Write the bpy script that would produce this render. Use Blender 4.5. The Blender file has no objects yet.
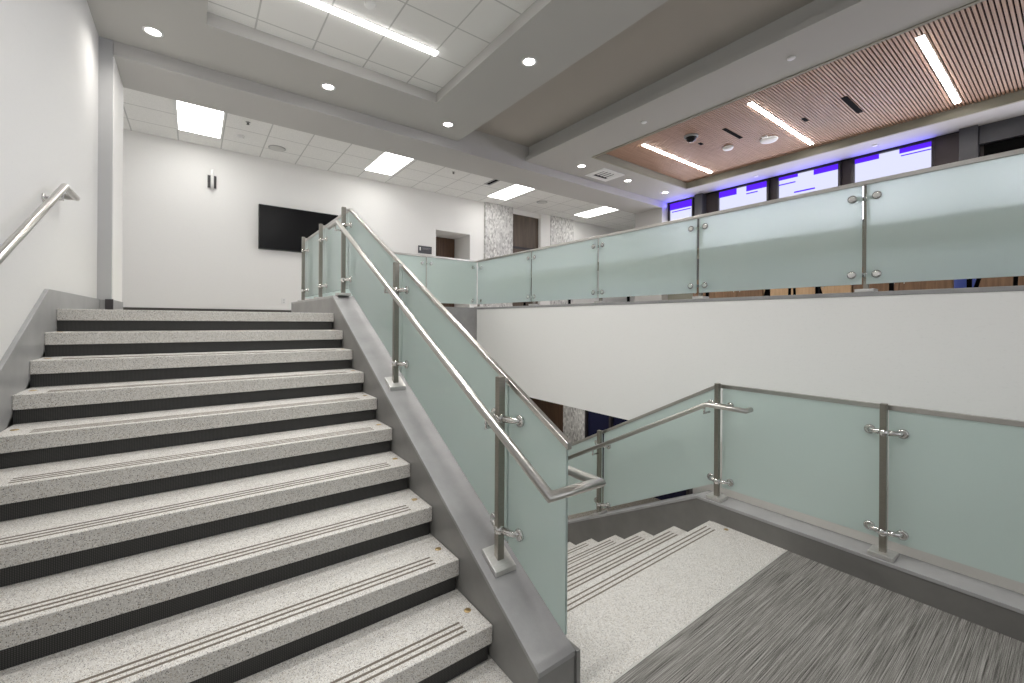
import bpy, math, random
from mathutils import Vector, Matrix
random.seed(7)
C = bpy.context.scene.collection
E = 1.5402            # eye height above the landing; z below is measured from the eye
RISE, GOING = 0.16084, 0.30678
Y1, Z1 = 1.602, -1.3794   # nose of the first tread of the upper flight
FLOOR_UP = 0.068
LAND = -E
LOW = -3.148

# ------------------------------------------------------------------ materials
def new_mat(name):
    m = bpy.data.materials.new(name); m.use_nodes = True
    nt = m.node_tree; b = nt.nodes['Principled BSDF']
    return m, nt, b
def plain(name, col, rough=0.6, metal=0.0, spec=None):
    m, nt, b = new_mat(name)
    b.inputs['Base Color'].default_value = (*col, 1); b.inputs['Roughness'].default_value = rough
    b.inputs['Metallic'].default_value = metal
    if spec is not None: b.inputs['Specular IOR Level'].default_value = spec
    return m
def objco(nt, scale=(1, 1, 1)):
    t = nt.nodes.new('ShaderNodeTexCoord'); mp = nt.nodes.new('ShaderNodeMapping')
    # world position keeps the grain of separate pieces continuous
    g = nt.nodes.new('ShaderNodeNewGeometry')
    nt.links.new(g.outputs['Position'], mp.inputs['Vector']); mp.inputs['Scale'].default_value = scale
    nt.nodes.remove(t)
    return mp.outputs['Vector']
def noise(nt, vec, scale, detail=3, rough=0.5):
    n = nt.nodes.new('ShaderNodeTexNoise'); n.inputs['Scale'].default_value = scale
    n.inputs['Detail'].default_value = detail; n.inputs['Roughness'].default_value = rough
    nt.links.new(vec, n.inputs['Vector']); return n.outputs['Fac']
def ramp(nt, fac, stops, interp='LINEAR'):
    r = nt.nodes.new('ShaderNodeValToRGB'); r.color_ramp.interpolation = interp
    e = r.color_ramp.elements
    while len(e) < len(stops): e.new(0.5)
    for i, (p, c) in enumerate(stops):
        e[i].position = p; e[i].color = (*c, 1) if len(c) == 3 else c
    nt.links.new(fac, r.inputs['Fac']); return r.outputs['Color']
def bump(nt, b, h, dist=0.002, strength=0.4):
    n = nt.nodes.new('ShaderNodeBump'); n.inputs['Distance'].default_value = dist; n.inputs['Strength'].default_value = strength
    nt.links.new(h, n.inputs['Height']); nt.links.new(n.outputs['Normal'], b.inputs['Normal'])
def mixc(nt, fac, a, c, mode='MIX'):
    x = nt.nodes.new('ShaderNodeMix'); x.data_type = 'RGBA'; x.blend_type = mode
    if isinstance(fac, (int, float)): x.inputs[0].default_value = fac
    else: nt.links.new(fac, x.inputs[0])
    for s, v in ((6, a), (7, c)):
        if isinstance(v, tuple): x.inputs[s].default_value = (*v, 1)
        else: nt.links.new(v, x.inputs[s])
    return x.outputs[2]
def emit(name, col, s):
    m = bpy.data.materials.new(name); m.use_nodes = True; nt = m.node_tree
    nt.nodes.remove(nt.nodes['Principled BSDF']); e = nt.nodes.new('ShaderNodeEmission')
    e.inputs['Color'].default_value = (*col, 1); e.inputs['Strength'].default_value = s
    nt.links.new(e.outputs[0], nt.nodes['Material Output'].inputs['Surface']); return m
def mathn(nt, op, a, b=None):
    n = nt.nodes.new('ShaderNodeMath'); n.operation = op
    for i, v in enumerate((a, b)):
        if v is None: continue
        if isinstance(v, (int, float)): n.inputs[i].default_value = v
        else: nt.links.new(v, n.inputs[i])
    return n.outputs[0]

def wallcover(name, col):
    m, nt, b = new_mat(name)
    v = objco(nt, (1, 1, 1))
    n1 = noise(nt, objco(nt, (18, 18, 120)), 1.0, 3); n2 = noise(nt, v, 60, 2)
    h = mathn(nt, 'ADD', n1, n2)
    nt.links.new(ramp(nt, h, [(0.55, tuple(c * .95 for c in col)), (0.9, col)]), b.inputs['Base Color'])
    b.inputs['Roughness'].default_value = .75; bump(nt, b, h, .002, .15); return m
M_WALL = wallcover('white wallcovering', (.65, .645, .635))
M_WALL_LIFT = wallcover('light-lifted white wallcovering', (.93, .92, .905))  # same wallcovering in two tones, making up for uneven light on the walls
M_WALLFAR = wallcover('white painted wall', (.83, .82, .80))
M_SOFFIT = plain('grey soffit paint', (.47, .46, .44), .7)
M_RECESS = plain('taupe recess paint', (.43, .40, .365), .8)
M_BEAM = plain('light grey beam paint', (.47, .46, .445), .6)
M_PIL = plain('grey pilaster paint', (.43, .43, .435), .6)
def terrazzo(name, base):
    m, nt, b = new_mat(name); v = objco(nt)
    col = None
    big = noise(nt, v, 9, 4)
    c0 = ramp(nt, big, [(.3, tuple(x * .94 for x in base)), (.7, base)])
    for k, (sc, lo, hi, cc) in enumerate(((210, .16, .25, (.11, .105, .10)), (160, .16, .26, (.40, .355, .29)), (130, .11, .17, (.20, .19, .18)), (260, .16, .25, (.86, .85, .81)))):
        vo = nt.nodes.new('ShaderNodeTexVoronoi'); vo.inputs['Scale'].default_value = sc
        nt.links.new(objco(nt, (1 + .1 * k, 1, 1 + .07 * k)), vo.inputs['Vector'])
        sel = nt.nodes.new('ShaderNodeSeparateColor'); nt.links.new(vo.outputs['Color'], sel.inputs[0])
        near = ramp(nt, vo.outputs['Distance'], [(lo * 2, (1, 1, 1)), (hi * 2, (0, 0, 0))])
        pick = mathn(nt, 'LESS_THAN', sel.outputs[0], (.25, .32, .16, .3)[k])
        f = mathn(nt, 'MULTIPLY', near, pick)
        c0 = mixc(nt, f, c0, cc)
    nt.links.new(c0, b.inputs['Base Color']); b.inputs['Roughness'].default_value = .45; return m
M_TERR = terrazzo('speckled terrazzo', (.585, .565, .535))
M_TERRL = terrazzo('tan terrazzo', (.24, .215, .18))
def quartz(name, col, rough=.38):
    m, nt, b = new_mat(name); v = objco(nt)
    n = noise(nt, v, 3.5, 6, .6); n2 = noise(nt, v, 220, 2)
    c = ramp(nt, n, [(.3, tuple(x * .82 for x in col)), (.7, tuple(x * 1.12 for x in col))])
    c = mixc(nt, mathn(nt, 'MULTIPLY', n2, .25), c, tuple(x * .6 for x in col))
    nt.links.new(c, b.inputs['Base Color']); b.inputs['Roughness'].default_value = rough; return m
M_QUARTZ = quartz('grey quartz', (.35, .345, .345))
M_BASE2 = quartz('dark grey base stone', (.165, .16, .15), .45)
M_QUARTZ_DIM = quartz('shade-dimmed grey quartz', (.25, .245, .235), .42)  # grey quartz darkened; shade of the curb sides put into the colour
M_SKIRT = quartz('pale grey quartz', (.31, .31, .31))
def rubber():
    m, nt, b = new_mat('black ribbed rubber'); v = objco(nt)
    vo = nt.nodes.new('ShaderNodeTexVoronoi'); vo.inputs['Scale'].default_value = 150; vo.inputs['Randomness'].default_value = 0
    nt.links.new(objco(nt, (1, 0, 1)), vo.inputs['Vector'])
    nt.links.new(ramp(nt, vo.outputs['Distance'], [(.2, (.065, .063, .06)), (.4, (.011, .011, .010))]), b.inputs['Base Color'])
    b.inputs['Roughness'].default_value = .5; return m
M_RUB = rubber()
M_GRIP = plain('dark grip strip', (.15, .125, .10), .8)
M_BRASS = plain('brass', (.55, .40, .20), .35, .9)
def steel(name, col, rough):
    m, nt, b = new_mat(name)
    n = noise(nt, objco(nt, (40, 40, 400)), 1.0, 2)
    nt.links.new(ramp(nt, n, [(.3, tuple(c * .88 for c in col)), (.7, col)]), b.inputs['Base Color'])
    b.inputs['Metallic'].default_value = 1; b.inputs['Roughness'].default_value = rough; return m
M_STEEL = steel('brushed stainless steel', (.62, .60, .57), .28)
M_POST = steel('satin steel post', (.35, .33, .29), .36)
M_PLATE = steel('satin steel plate', (.72, .71, .69), .5)
M_CHROME = steel('polished steel', (.75, .74, .72), .15)
def frosted():
    m = bpy.data.materials.new('frosted glass'); m.use_nodes = True; nt = m.node_tree
    nt.nodes.remove(nt.nodes['Principled BSDF'])
    N = nt.nodes.new
    r = N('ShaderNodeBsdfRefraction'); r.inputs['Color'].default_value = (.95, .99, .975, 1); r.inputs['Roughness'].default_value = .45; r.inputs['IOR'].default_value = 1.25
    t = N('ShaderNodeBsdfTranslucent'); t.inputs['Color'].default_value = (.925, .99, .972, 1)
    d = N('ShaderNodeBsdfDiffuse'); d.inputs['Color'].default_value = (.765, .925, .885, 1)
    g = N('ShaderNodeBsdfGlossy'); g.inputs['Roughness'].default_value = .06
    f = N('ShaderNodeFresnel'); f.inputs['IOR'].default_value = 1.35
    a = N('ShaderNodeMixShader'); a.inputs[0].default_value = .62; nt.links.new(r.outputs[0], a.inputs[1]); nt.links.new(t.outputs[0], a.inputs[2])
    b = N('ShaderNodeMixShader'); b.inputs[0].default_value = .30; nt.links.new(a.outputs[0], b.inputs[1]); nt.links.new(d.outputs[0], b.inputs[2])
    c = N('ShaderNodeMixShader'); nt.links.new(f.outputs[0], c.inputs[0]); nt.links.new(b.outputs[0], c.inputs[1]); nt.links.new(g.outputs[0], c.inputs[2])
    nt.links.new(c.outputs[0], nt.nodes['Material Output'].inputs['Surface']); return m
M_GLASS = frosted()
def carpet():
    m, nt, b = new_mat('streaked carpet')
    a = noise(nt, objco(nt, (2.6, 210, 1)), 1.0, 2, .6); c = noise(nt, objco(nt, (5, 420, 1)), 1.0, 2, .65); d = noise(nt, objco(nt), 320, 2)
    w = noise(nt, objco(nt, (1.5, 40, 1)), 1.0, 2)
    s = mathn(nt, 'ADD', mathn(nt, 'MULTIPLY', a, .38), mathn(nt, 'MULTIPLY', c, .32))
    s = mathn(nt, 'ADD', s, mathn(nt, 'ADD', mathn(nt, 'MULTIPLY', d, .24), mathn(nt, 'MULTIPLY', w, .06)))
    nt.links.new(ramp(nt, s, [(.40, (.045, .043, .038)), (.465, (.155, .149, .137)), (.515, (.22, .212, .197)), (.585, (.37, .357, .335))]), b.inputs['Base Color'])
    b.inputs['Roughness'].default_value = .95; b.inputs['Specular IOR Level'].default_value = .1; bump(nt, b, s, .004, .35); return m
M_CARPET = carpet()
def tiles(name, px, py, ox, oy, col=(.86, .855, .835), line=.012):
    m, nt, b = new_mat(name); g = nt.nodes.new('ShaderNodeNewGeometry'); s = nt.nodes.new('ShaderNodeSeparateXYZ')
    nt.links.new(g.outputs['Position'], s.inputs[0])
    f = None
    for ax, p, o in ((0, px, ox), (1, py, oy)):
        u = mathn(nt, 'FRACT', mathn(nt, 'DIVIDE', mathn(nt, 'ADD', s.outputs[ax], 100 * p - o), p))
        e = mathn(nt, 'MINIMUM', u, mathn(nt, 'SUBTRACT', 1.0, u))
        l = mathn(nt, 'LESS_THAN', mathn(nt, 'MULTIPLY', e, p), line)
        f = l if f is None else mathn(nt, 'MAXIMUM', f, l)
    sp = noise(nt, objco(nt), 160, 2)
    c = ramp(nt, sp, [(.3, tuple(x * .82 for x in col)), (.6, col)])
    nt.links.new(mixc(nt, f, c, tuple(x * .62 for x in col)), b.inputs['Base Color'])
    bump(nt, b, mathn(nt, 'SUBTRACT', 1.0, f), .004, .5); b.inputs['Roughness'].default_value = .9; return m
M_TILE = tiles('tray ceiling tile', .561, .561, 2.19, 4.49, line=.008)
M_TILEF = tiles('far ceiling tile', .61, .61, .39, 8.86, col=(.86, .855, .835), line=.009)
def wood(name, dark, light, scale, rough=.5):
    m, nt, b = new_mat(name)
    n = noise(nt, objco(nt, scale), 1.0, 4, .65)
    nt.links.new(ramp(nt, n, [(.3, dark), (.7, light)]), b.inputs['Base Color']); b.inputs['Roughness'].default_value = rough; return m
M_SLAT = wood('oak slat', (.36, .215, .145), (.50, .315, .22), (2, 60, 8))
M_WALNUT = wood('walnut veneer', (.055, .028, .016), (.14, .075, .042), (30, 30, 1.6))
M_DOORW = wood('grey walnut veneer', (.06, .042, .03), (.13, .095, .07), (25, 25, 1.2))
M_CHERRY = wood('brown ash veneer', (.15, .085, .045), (.27, .16, .09), (30, 30, 1.6))
M_MAPLE = wood('maple veneer', (.48, .31, .17), (.62, .43, .26), (25, 25, 2))
def stone():
    m, nt, b = new_mat('split stone mosaic')
    vo = nt.nodes.new('ShaderNodeTexVoronoi'); vo.inputs['Scale'].default_value = 1; nt.links.new(objco(nt, (32, 32, 16)), vo.inputs['Vector'])
    s = nt.nodes.new('ShaderNodeSeparateColor'); nt.links.new(vo.outputs['Color'], s.inputs[0])
    nt.links.new(ramp(nt, s.outputs[0], [(0, (.34, .33, .32)), (.2, (.52, .51, .50)), (.7, (.66, .65, .635)), (1, (.80, .79, .77))]), b.inputs['Base Color'])
    bump(nt, b, s.outputs[1], .02, .8); b.inputs['Roughness'].default_value = .7; return m
M_STONE = stone()
M_DARK = plain('dark bronze', (.035, .03, .033), .4)
M_DBROWN = plain('dark umber panel', (.055, .042, .042), .55)
M_COLG = quartz('charcoal column stone', (.075, .075, .085), .5)
M_BLACK = plain('black', (.004, .004, .004), .9, 0, .08)
M_SCREEN = plain('black screen glass', (.006, .006, .007), .22, 0, .25)
M_BEZEL = plain('black plastic', (.012, .012, .012), .35)
M_WHITE = plain('white plastic', (.8, .8, .79), .45)
M_GREYP = plain('grey plastic', (.35, .35, .35), .5)
M_BLUE = plain('blue upholstery', (.035, .06, .26), .8)
M_NAVY = plain('navy tinted panel', (.012, .014, .045), .25)
M_OLIVE = wood('olive ash veneer', (.22, .20, .14), (.32, .29, .21), (2, 40, 40))
M_SHELL = plain('grey chair shell', (.30, .32, .31), .6)
M_BASE = plain('charcoal baseboard', (.06, .055, .05), .6)
L_LINE = emit('linear lamp', (1, .975, .93), 20)
L_TRAY = emit('tray linear lamp', (1, .985, .96), 11)
L_TROF = emit('troffer lamp', (1, .985, .95), 5)
L_DOWN = emit('downlight lamp', (1, .97, .92), 14)
L_LOW_FILL = emit('lower fill lamp', (1, .97, .92), 3.3)
L_BACK_FILL = emit('added window fill', (.96, .98, 1.0), .45)
L_WIN = emit('bright window', (.76, .78, 1.0), .50)
L_RIB = emit('bright window ribbon', (.90, .89, 1.0), 3.6)
L_PURP = emit('purple light', (.07, .013, .68), .85)

# ------------------------------------------------------------------ mesh helpers
class MB:
    def __init__(s): s.v = []; s.f = []
    def add(s, vs, fs):
        o = len(s.v); s.v += [Vector(v) for v in vs]; s.f += [tuple(i + o for i in f) for f in fs]; return s
    def box(s, x0, x1, y0, y1, z0, z1):
        x0, x1 = min(x0, x1), max(x0, x1); y0, y1 = min(y0, y1), max(y0, y1); z0, z1 = min(z0, z1), max(z0, z1)
        return s.add([(x0, y0, z0), (x1, y0, z0), (x1, y1, z0), (x0, y1, z0), (x0, y0, z1), (x1, y0, z1), (x1, y1, z1), (x0, y1, z1)],
                     [(0, 3, 2, 1), (4, 5, 6, 7), (0, 1, 5, 4), (1, 2, 6, 5), (2, 3, 7, 6), (3, 0, 4, 7)])
    def prism_x(s, poly, x0, x1):          # poly of (y, z), counter-clockwise seen from +x
        n = len(poly); vs = [(x0, *p) for p in poly] + [(x1, *p) for p in poly]
        fs = [tuple(range(n))[::-1], tuple(range(n, 2 * n))] + [(i, (i + 1) % n, n + (i + 1) % n, n + i) for i in range(n)]
        return s.add(vs, fs)
    def prism_y(s, poly, y0, y1):          # poly of (x, z)
        n = len(poly); vs = [(p[0], y0, p[1]) for p in poly] + [(p[0], y1, p[1]) for p in poly]
        fs = [tuple(range(n)), tuple(range(n, 2 * n))[::-1]] + [(i, n + i, n + (i + 1) % n, (i + 1) % n) for i in range(n)]
        return s.add(vs, fs)
    def tube(s, pts, r, seg=14, taper=None):
        pts = [Vector(p) for p in pts]; n = len(pts); rings = []
        d0 = (pts[1] - pts[0]).normalized()
        up = Vector((0, 0, 1)) if abs(d0.z) < .9 else Vector((1, 0, 0))
        a = d0.cross(up).normalized(); b = a.cross(d0).normalized(); prev = d0
        base = len(s.v)
        for i, p in enumerate(pts):
            din = (pts[i] - pts[i - 1]).normalized() if i else d0
            dout = (pts[i + 1] - pts[i]).normalized() if i < n - 1 else din
            if i:
                q = prev.rotation_difference(din); a = q @ a; b = q @ b; prev = din
            m = (din + dout).normalized()
            rr = r if taper is None else r * taper[i]
            for k in range(seg):
                t = 2 * math.pi * k / seg
                o = (a * math.cos(t) + b * math.sin(t)) * rr
                # slide along the incoming direction onto the mitre plane
                den = din.dot(m)
                o = o - din * (o.dot(m) / den)
                s.v.append(p + o)
        for i in range(n - 1):
            for k in range(seg):
                q0 = base + i * seg; q1 = q0 + seg; k2 = (k + 1) % seg
                s.f.append((q0 + k, q0 + k2, q1 + k2, q1 + k))
        s.f.append(tuple(base + k for k in range(seg))[::-1]); s.f.append(tuple(base + (n - 1) * seg + k for k in range(seg)))
        return s
    def cyl(s, p0, p1, r, seg=20): return s.tube([p0, p1], r, seg)
    def lathe(s, prof, c, seg=28, axis='z'):
        c = Vector(c); base = len(s.v); n = len(prof)
        for (r, h) in prof:
            for k in range(seg):
                t = 2 * math.pi * k / seg
                u, w = r * math.cos(t), r * math.sin(t)
                o = {'z': (u, w, h), 'x': (h, u, w), 'y': (w, h, u)}[axis]
                s.v.append(c + Vector(o))
        for i in range(n - 1):
            for k in range(seg):
                k2 = (k + 1) % seg
                s.f.append((base + i * seg + k, base + i * seg + k2, base + (i + 1) * seg + k2, base + (i + 1) * seg + k))
        s.f.append(tuple(base + k for k in range(seg))[::-1]); s.f.append(tuple(base + (n - 1) * seg + k for k in range(seg)))
        return s
    def ball(s, c, r, seg=16):
        return s.lathe([(r * math.cos(a), r * math.sin(a)) for a in [(-80 + 20 * i) * math.pi / 180 for i in range(9)]], c, seg)

OFF = {}
def link(name, mb, mat, parent=None, bevel=0.0, smooth=False, at=None, lift=True):
    """One mesh object; heights in mb are from the eye and are lifted to landing = 0."""
    dz = Vector((0, 0, E)) if lift else Vector((0, 0, 0))
    vs = [v + dz for v in mb.v]
    if parent is not None: off = OFF[parent.name]
    elif at is not None: off = Vector(at)
    else:
        lo = [min(v[i] for v in vs) for i in range(3)]; hi = [max(v[i] for v in vs) for i in range(3)]
        off = Vector(((lo[0] + hi[0]) / 2, (lo[1] + hi[1]) / 2, lo[2]))
    me = bpy.data.meshes.new(name); me.from_pydata([tuple(v - off) for v in vs], [], mb.f)
    me.materials.append(mat)
    import bmesh
    bm = bmesh.new(); bm.from_mesh(me); bmesh.ops.recalc_face_normals(bm, faces=bm.faces[:]); bm.to_mesh(me); bm.free()
    if smooth:
        for p in me.polygons: p.use_smooth = len(p.vertices) <= 4
    o = bpy.data.objects.new(name, me); C.objects.link(o)
    if parent is not None: o.parent = parent
    else: o.location = off
    OFF[o.name] = off
    if bevel:
        b = o.modifiers.new('edge', 'BEVEL'); b.width = bevel; b.segments = 2; b.limit_method = 'ANGLE'; b.angle_limit = math.radians(40)
    return o
def thing(name, label, cat, loc, group=None):
    o = bpy.data.objects.new(name, None); C.objects.link(o); o.empty_display_size = .1
    o.location = (loc[0], loc[1], loc[2] + E); OFF[o.name] = Vector(o.location)
    return tag(o, label, cat, group)
def tag(o, label, cat, group=None):
    o['label'] = label; o['category'] = cat
    if group: o['group'] = group
    return o
def struct(name, mb, mat, parent=None, bevel=0, smooth=False):
    o = link(name, mb, mat, parent, bevel, smooth)
    if parent is None: o['kind'] = 'structure'
    return o
def dup(root, loc, label):
    r = root.copy(); C.objects.link(r); r.location = (loc[0], loc[1], loc[2] + E); r['label'] = label
    OFF[r.name] = Vector(r.location)
    for ch in list(root.children):
        c = ch.copy(); C.objects.link(c); c.parent = r
        for g in list(ch.children):
            d = g.copy(); C.objects.link(d); d.parent = c
    return r

# ------------------------------------------------------------------ room shell
XL = -0.80        # left wall
YB = -3.2         # wall behind
XW = 9.3          # window wall
YF = 9.4          # far wall of the upper floor
XR = 4.15         # white wall under the right guard
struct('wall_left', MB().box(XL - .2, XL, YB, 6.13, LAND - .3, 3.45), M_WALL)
struct('trim_pilaster', MB().box(XL - .2, -.69, 6.13, 6.92, FLOOR_UP, 3.4), M_PIL, bevel=.004)
struct('trim_jamb', MB().box(-.70, -.684, 6.16, 6.92, FLOOR_UP, 2.778), M_WALLFAR)
struct('wall_left.001', MB().box(XL - .9, XL - .7, 6.92, YF, FLOOR_UP, 3.3), M_WALLFAR)
# far wall with the recessed doorway
def wall_hole(y0, y1, x0, x1, z0, z1, hx0, hx1, hz):
    b = MB(); P = [(x0, z0), (hx0, z0), (hx0, hz), (hx1, hz), (hx1, z0), (x1, z0), (x1, z1), (x0, z1)]
    n = len(P)
    for y, flip in ((y0, False), (y1, True)):
        o = len(b.v); b.v += [Vector((p[0], y, p[1])) for p in P]
        # split in quads so that shading is clean
        Q = [(x0, z0), (hx0, z0), (hx0, z1), (x0, z1), (hx0, hz), (hx1, hz), (hx1, z1), (hx1, z0), (x1, z0), (x1, z1)]
        del b.v[o:]
        b.v += [Vector((p[0], y, p[1])) for p in Q]
        fs = [(0, 1, 4, 2, 3), (4, 5, 6, 2), (7, 8, 9, 6, 5)]
        b.f += [tuple(o + i for i in (f[::-1] if flip else f)) for f in fs]
    for i, j in ((1, 4), (4, 5), (5, 7), (0, 3), (8, 9), (3, 2), (2, 6), (6, 9)):
        b.f.append((i, j, j + 10, i + 10))
    return b
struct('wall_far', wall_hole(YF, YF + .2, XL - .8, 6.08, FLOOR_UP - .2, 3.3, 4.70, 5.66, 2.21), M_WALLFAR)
struct('wall_far.001', MB().box(7.98, 8.35, YF - .06, YF + .2, FLOOR_UP, 3.3), M_WALLFAR)
struct('wall_far.002', MB().box(9.28, 13.0, YF, YF + .2, FLOOR_UP, 3.3), M_WALLFAR)
struct('wall_far.003', MB().box(6.97, 7.98, YF, YF + .2, 2.97, 3.3), M_WALLFAR)
n = MB().box(4.5, 4.70, YF + .2, 10.25, FLOOR_UP, 2.3); struct('wall_niche', n, M_WALLFAR)
struct('wall_niche.001', MB().box(5.66, 5.86, YF + .2, 10.25, FLOOR_UP, 2.3), M_WALLFAR)
struct('ceiling_niche', MB().box(4.70, 5.66, YF + .2, 10.25, 2.21, 2.35), M_WALLFAR)
d = link('door_1', MB().box(4.70, 5.66, 10.2, 10.25, FLOOR_UP, 2.21), M_WALNUT); d['kind'] = 'structure'
hd = MB().tube([(5.5, 10.2, 1.05), (5.5, 10.14, 1.05), (5.38, 10.14, 1.05)], .012); link('door_handle', hd, M_STEEL, d, smooth=True)
d2 = link('door_2', MB().box(6.97, 7.98, YF + .05, YF + .1, FLOOR_UP, 2.97), M_DOORW); d2['kind'] = 'structure'
link('transom_rail', MB().box(6.97, 7.98, YF + .03, YF + .06, 2.02, 2.08), M_DARK, d2)
struct('trim_1', MB().box(6.08, 6.97, YF - .08, YF + .2, FLOOR_UP, 3.12), M_STONE)
struct('trim_2', MB().box(8.35, 9.28, YF - .08, YF + .2, FLOOR_UP, 3.12), M_STONE)
struct('baseboard_far', MB().box(XL - .7, 4.70, YF - .015, YF, FLOOR_UP, .19), M_BASE)
struct('wall_end', MB().box(13.0, 13.2, 6.2, YF + .2, FLOOR_UP, 3.3), M_WALLFAR)
struct('wall_behind', MB().box(XL - .2, XW + .2, YB - .2, YB, LOW, LAND + .25), M_WALLFAR)
struct('wall_behind.001', MB().box(XL - .2, XW + .2, YB - .2, YB, 2.75, 3.45), M_WALLFAR)
for i in range(5):  # unseen window row added behind the camera as fill light
    a = XL + .05 + i * 2.02; w = MB(); za, zb_ = LAND + .25, 2.75
    w.box(a, a + .05, YB - .14, YB - .04, za, zb_).box(a + 1.93, a + 1.98, YB - .14, YB - .04, za, zb_).box(a, a + 1.98, YB - .14, YB - .04, za, za + .05).box(a, a + 1.98, YB - .14, YB - .04, zb_ - .05, zb_)
    wo = link('window_%d' % (i + 6), w, M_DARK); wo['kind'] = 'structure'
    link('pane', MB().box(a + .04, a + 1.94, YB - .1, YB - .09, za + .04, zb_ - .04), L_BACK_FILL, wo)
# ceilings
def ring(x0, x1, y0, y1, hx0, hx1, hy0, hy1, z0, z1):
    b = MB(); O = [(x0, y0), (x1, y0), (x1, y1), (x0, y1)]; H = [(hx0, hy0), (hx1, hy0), (hx1, hy1), (hx0, hy1)]
    vs = [(*p, z0) for p in O] + [(*p, z0) for p in H] + [(*p, z1) for p in O] + [(*p, z1) for p in H]
    fs = []
    for i in range(4):
        j = (i + 1) % 4
        fs += [(i, 4 + i, 4 + j, j), (8 + i, 8 + j, 12 + j, 12 + i), (i, j, 8 + j, 8 + i), (4 + i, 12 + i, 12 + j, 4 + j)]
    return b.add(vs, fs)
SOF = 2.93
struct('ceiling', ring(XL, 3.45, YB, 6.13, .094, 2.604, -2.4, 5.23, SOF, 3.34), M_SOFFIT)
struct('ceiling_tray', MB().box(.05, 2.65, -2.45, 5.28, 3.06, 3.12), M_TILE)
struct('ceiling_recess', MB().box(3.45, 4.935, YB, 6.13, 3.21, 3.3), M_RECESS)
struct('ceiling.001', ring(4.935, XW, YB, 6.13, 5.70, 8.62, -2.6, 5.21, SOF, 3.34), M_SOFFIT)
struct('trim_3', MB().box(4.85, 4.935, YB, 6.13, SOF, 3.0), M_SOFFIT)
struct('trim_4', ring(5.66, 8.66, -2.64, 5.25, 5.70, 8.62, -2.6, 5.21, SOF - .012, SOF), plain('olive trim', (.30, .285, .22), .6))
struct('ceiling_far', MB().box(XL - .8, 13.0, 6.92, YF, 3.10, 3.2), M_TILEF)
struct('beam', MB().box(-.69, 13.0, 6.13, 6.92, 2.78, 3.4), M_BEAM, bevel=.006)
struct('trim_pier', MB().box(9.09, XW + .2, 6.13, 6.92, FLOOR_UP, 2.78), M_BEAM)
struct('ceiling_roof', MB().box(XL - .2, 13.0, YB, YF, 3.45, 3.5), M_BLACK)
struct('trim_13', ring(5.70, 8.62, -2.6, 5.21, 5.706, 8.614, -2.594, 5.204, SOF - .012, 3.05), plain('olive tray lining', (.20, .19, .15), .7))
# slat ceiling: backing plus oak slats running along x
sl = link('slat_ceiling', MB().box(5.62, 8.70, -2.7, 5.29, 3.076, 3.11), M_BLACK); sl['kind'] = 'structure'
sb = MB(); y = 5.20
while y > -2.6:
    sb.box(5.64, 8.68, y - .024, y, 3.05, 3.073); y -= .0363
link('slat', sb, M_SLAT, sl)
# floors
struct('floor_carpet', MB().box(XL, 3.235, YB, 1.20, LAND - .25, LAND), M_CARPET)
struct('floor_landing', MB().box(XL, 3.235, 1.20, 1.715, LAND - .25, LAND + .001), M_TERR)
struct('trim_5', MB().box(1.32, 3.235, 1.196, 1.206, LAND - .01, LAND + .003), plain('carpet edge trim', (.50, .49, .46), .5))
struct('floor_upper', MB().box(XL - .7, 1.30, Y1 + 9 * GOING + .31, YF + 1, FLOOR_UP - .3, FLOOR_UP), plain('upper corridor floor', (.66, .645, .62), .9))
struct('floor_upper.001', MB().box(1.30, 13.0, 6.83, YF + 1, FLOOR_UP - .5, FLOOR_UP), plain('upper hall floor', (.66, .645, .62), .6))
struct('floor_upper.002', MB().box(4.35, 13.0, YB, 6.83, -1.165, FLOOR_UP), plain('upper lounge floor', (.45, .43, .40), .6))
struct('floor_lower', MB().box(1.0, 13.0, YB, 12.0, LOW - .2, LOW), M_TERRL)
# right white wall, its grey cap, and the grey fascia at the far end of the stairwell
struct('wall_right', MB().box(XR, 4.35, YB, 6.83, -1.165, .212), M_WALL_LIFT)
struct('trim_6', MB().box(XR - .006, 4.36, YB, 6.63, .212, .245), M_QUARTZ, bevel=.003)
struct('trim_fascia', MB().box(1.30, XR, 6.63, 6.83, -1.165, .212), M_QUARTZ)
struct('trim_7', MB().box(1.30, 4.36, 6.63, 6.84, .212, .245), M_QUARTZ, bevel=.003)
# left sloped skirt and level base
skz = lambda y: .197 + .5165 * (y - 4.171)
struct('trim_8', MB().prism_x([(.9, skz(.9) - .32), (4.10, skz(4.1) - .36), (6.11, skz(4.1) - .36), (6.11, .203), (4.171, .197), (.9, skz(.9))], XL, -.777), M_SKIRT, bevel=.002)
struct('trim_9', MB().box(-.81, -.675, 6.115, 6.93, FLOOR_UP, .20), M_SKIRT, bevel=.003)
struct('trim_10', MB().box(-.735, -.672, 6.10, 6.118, FLOOR_UP, .205), M_DARK, bevel=.002)

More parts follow.
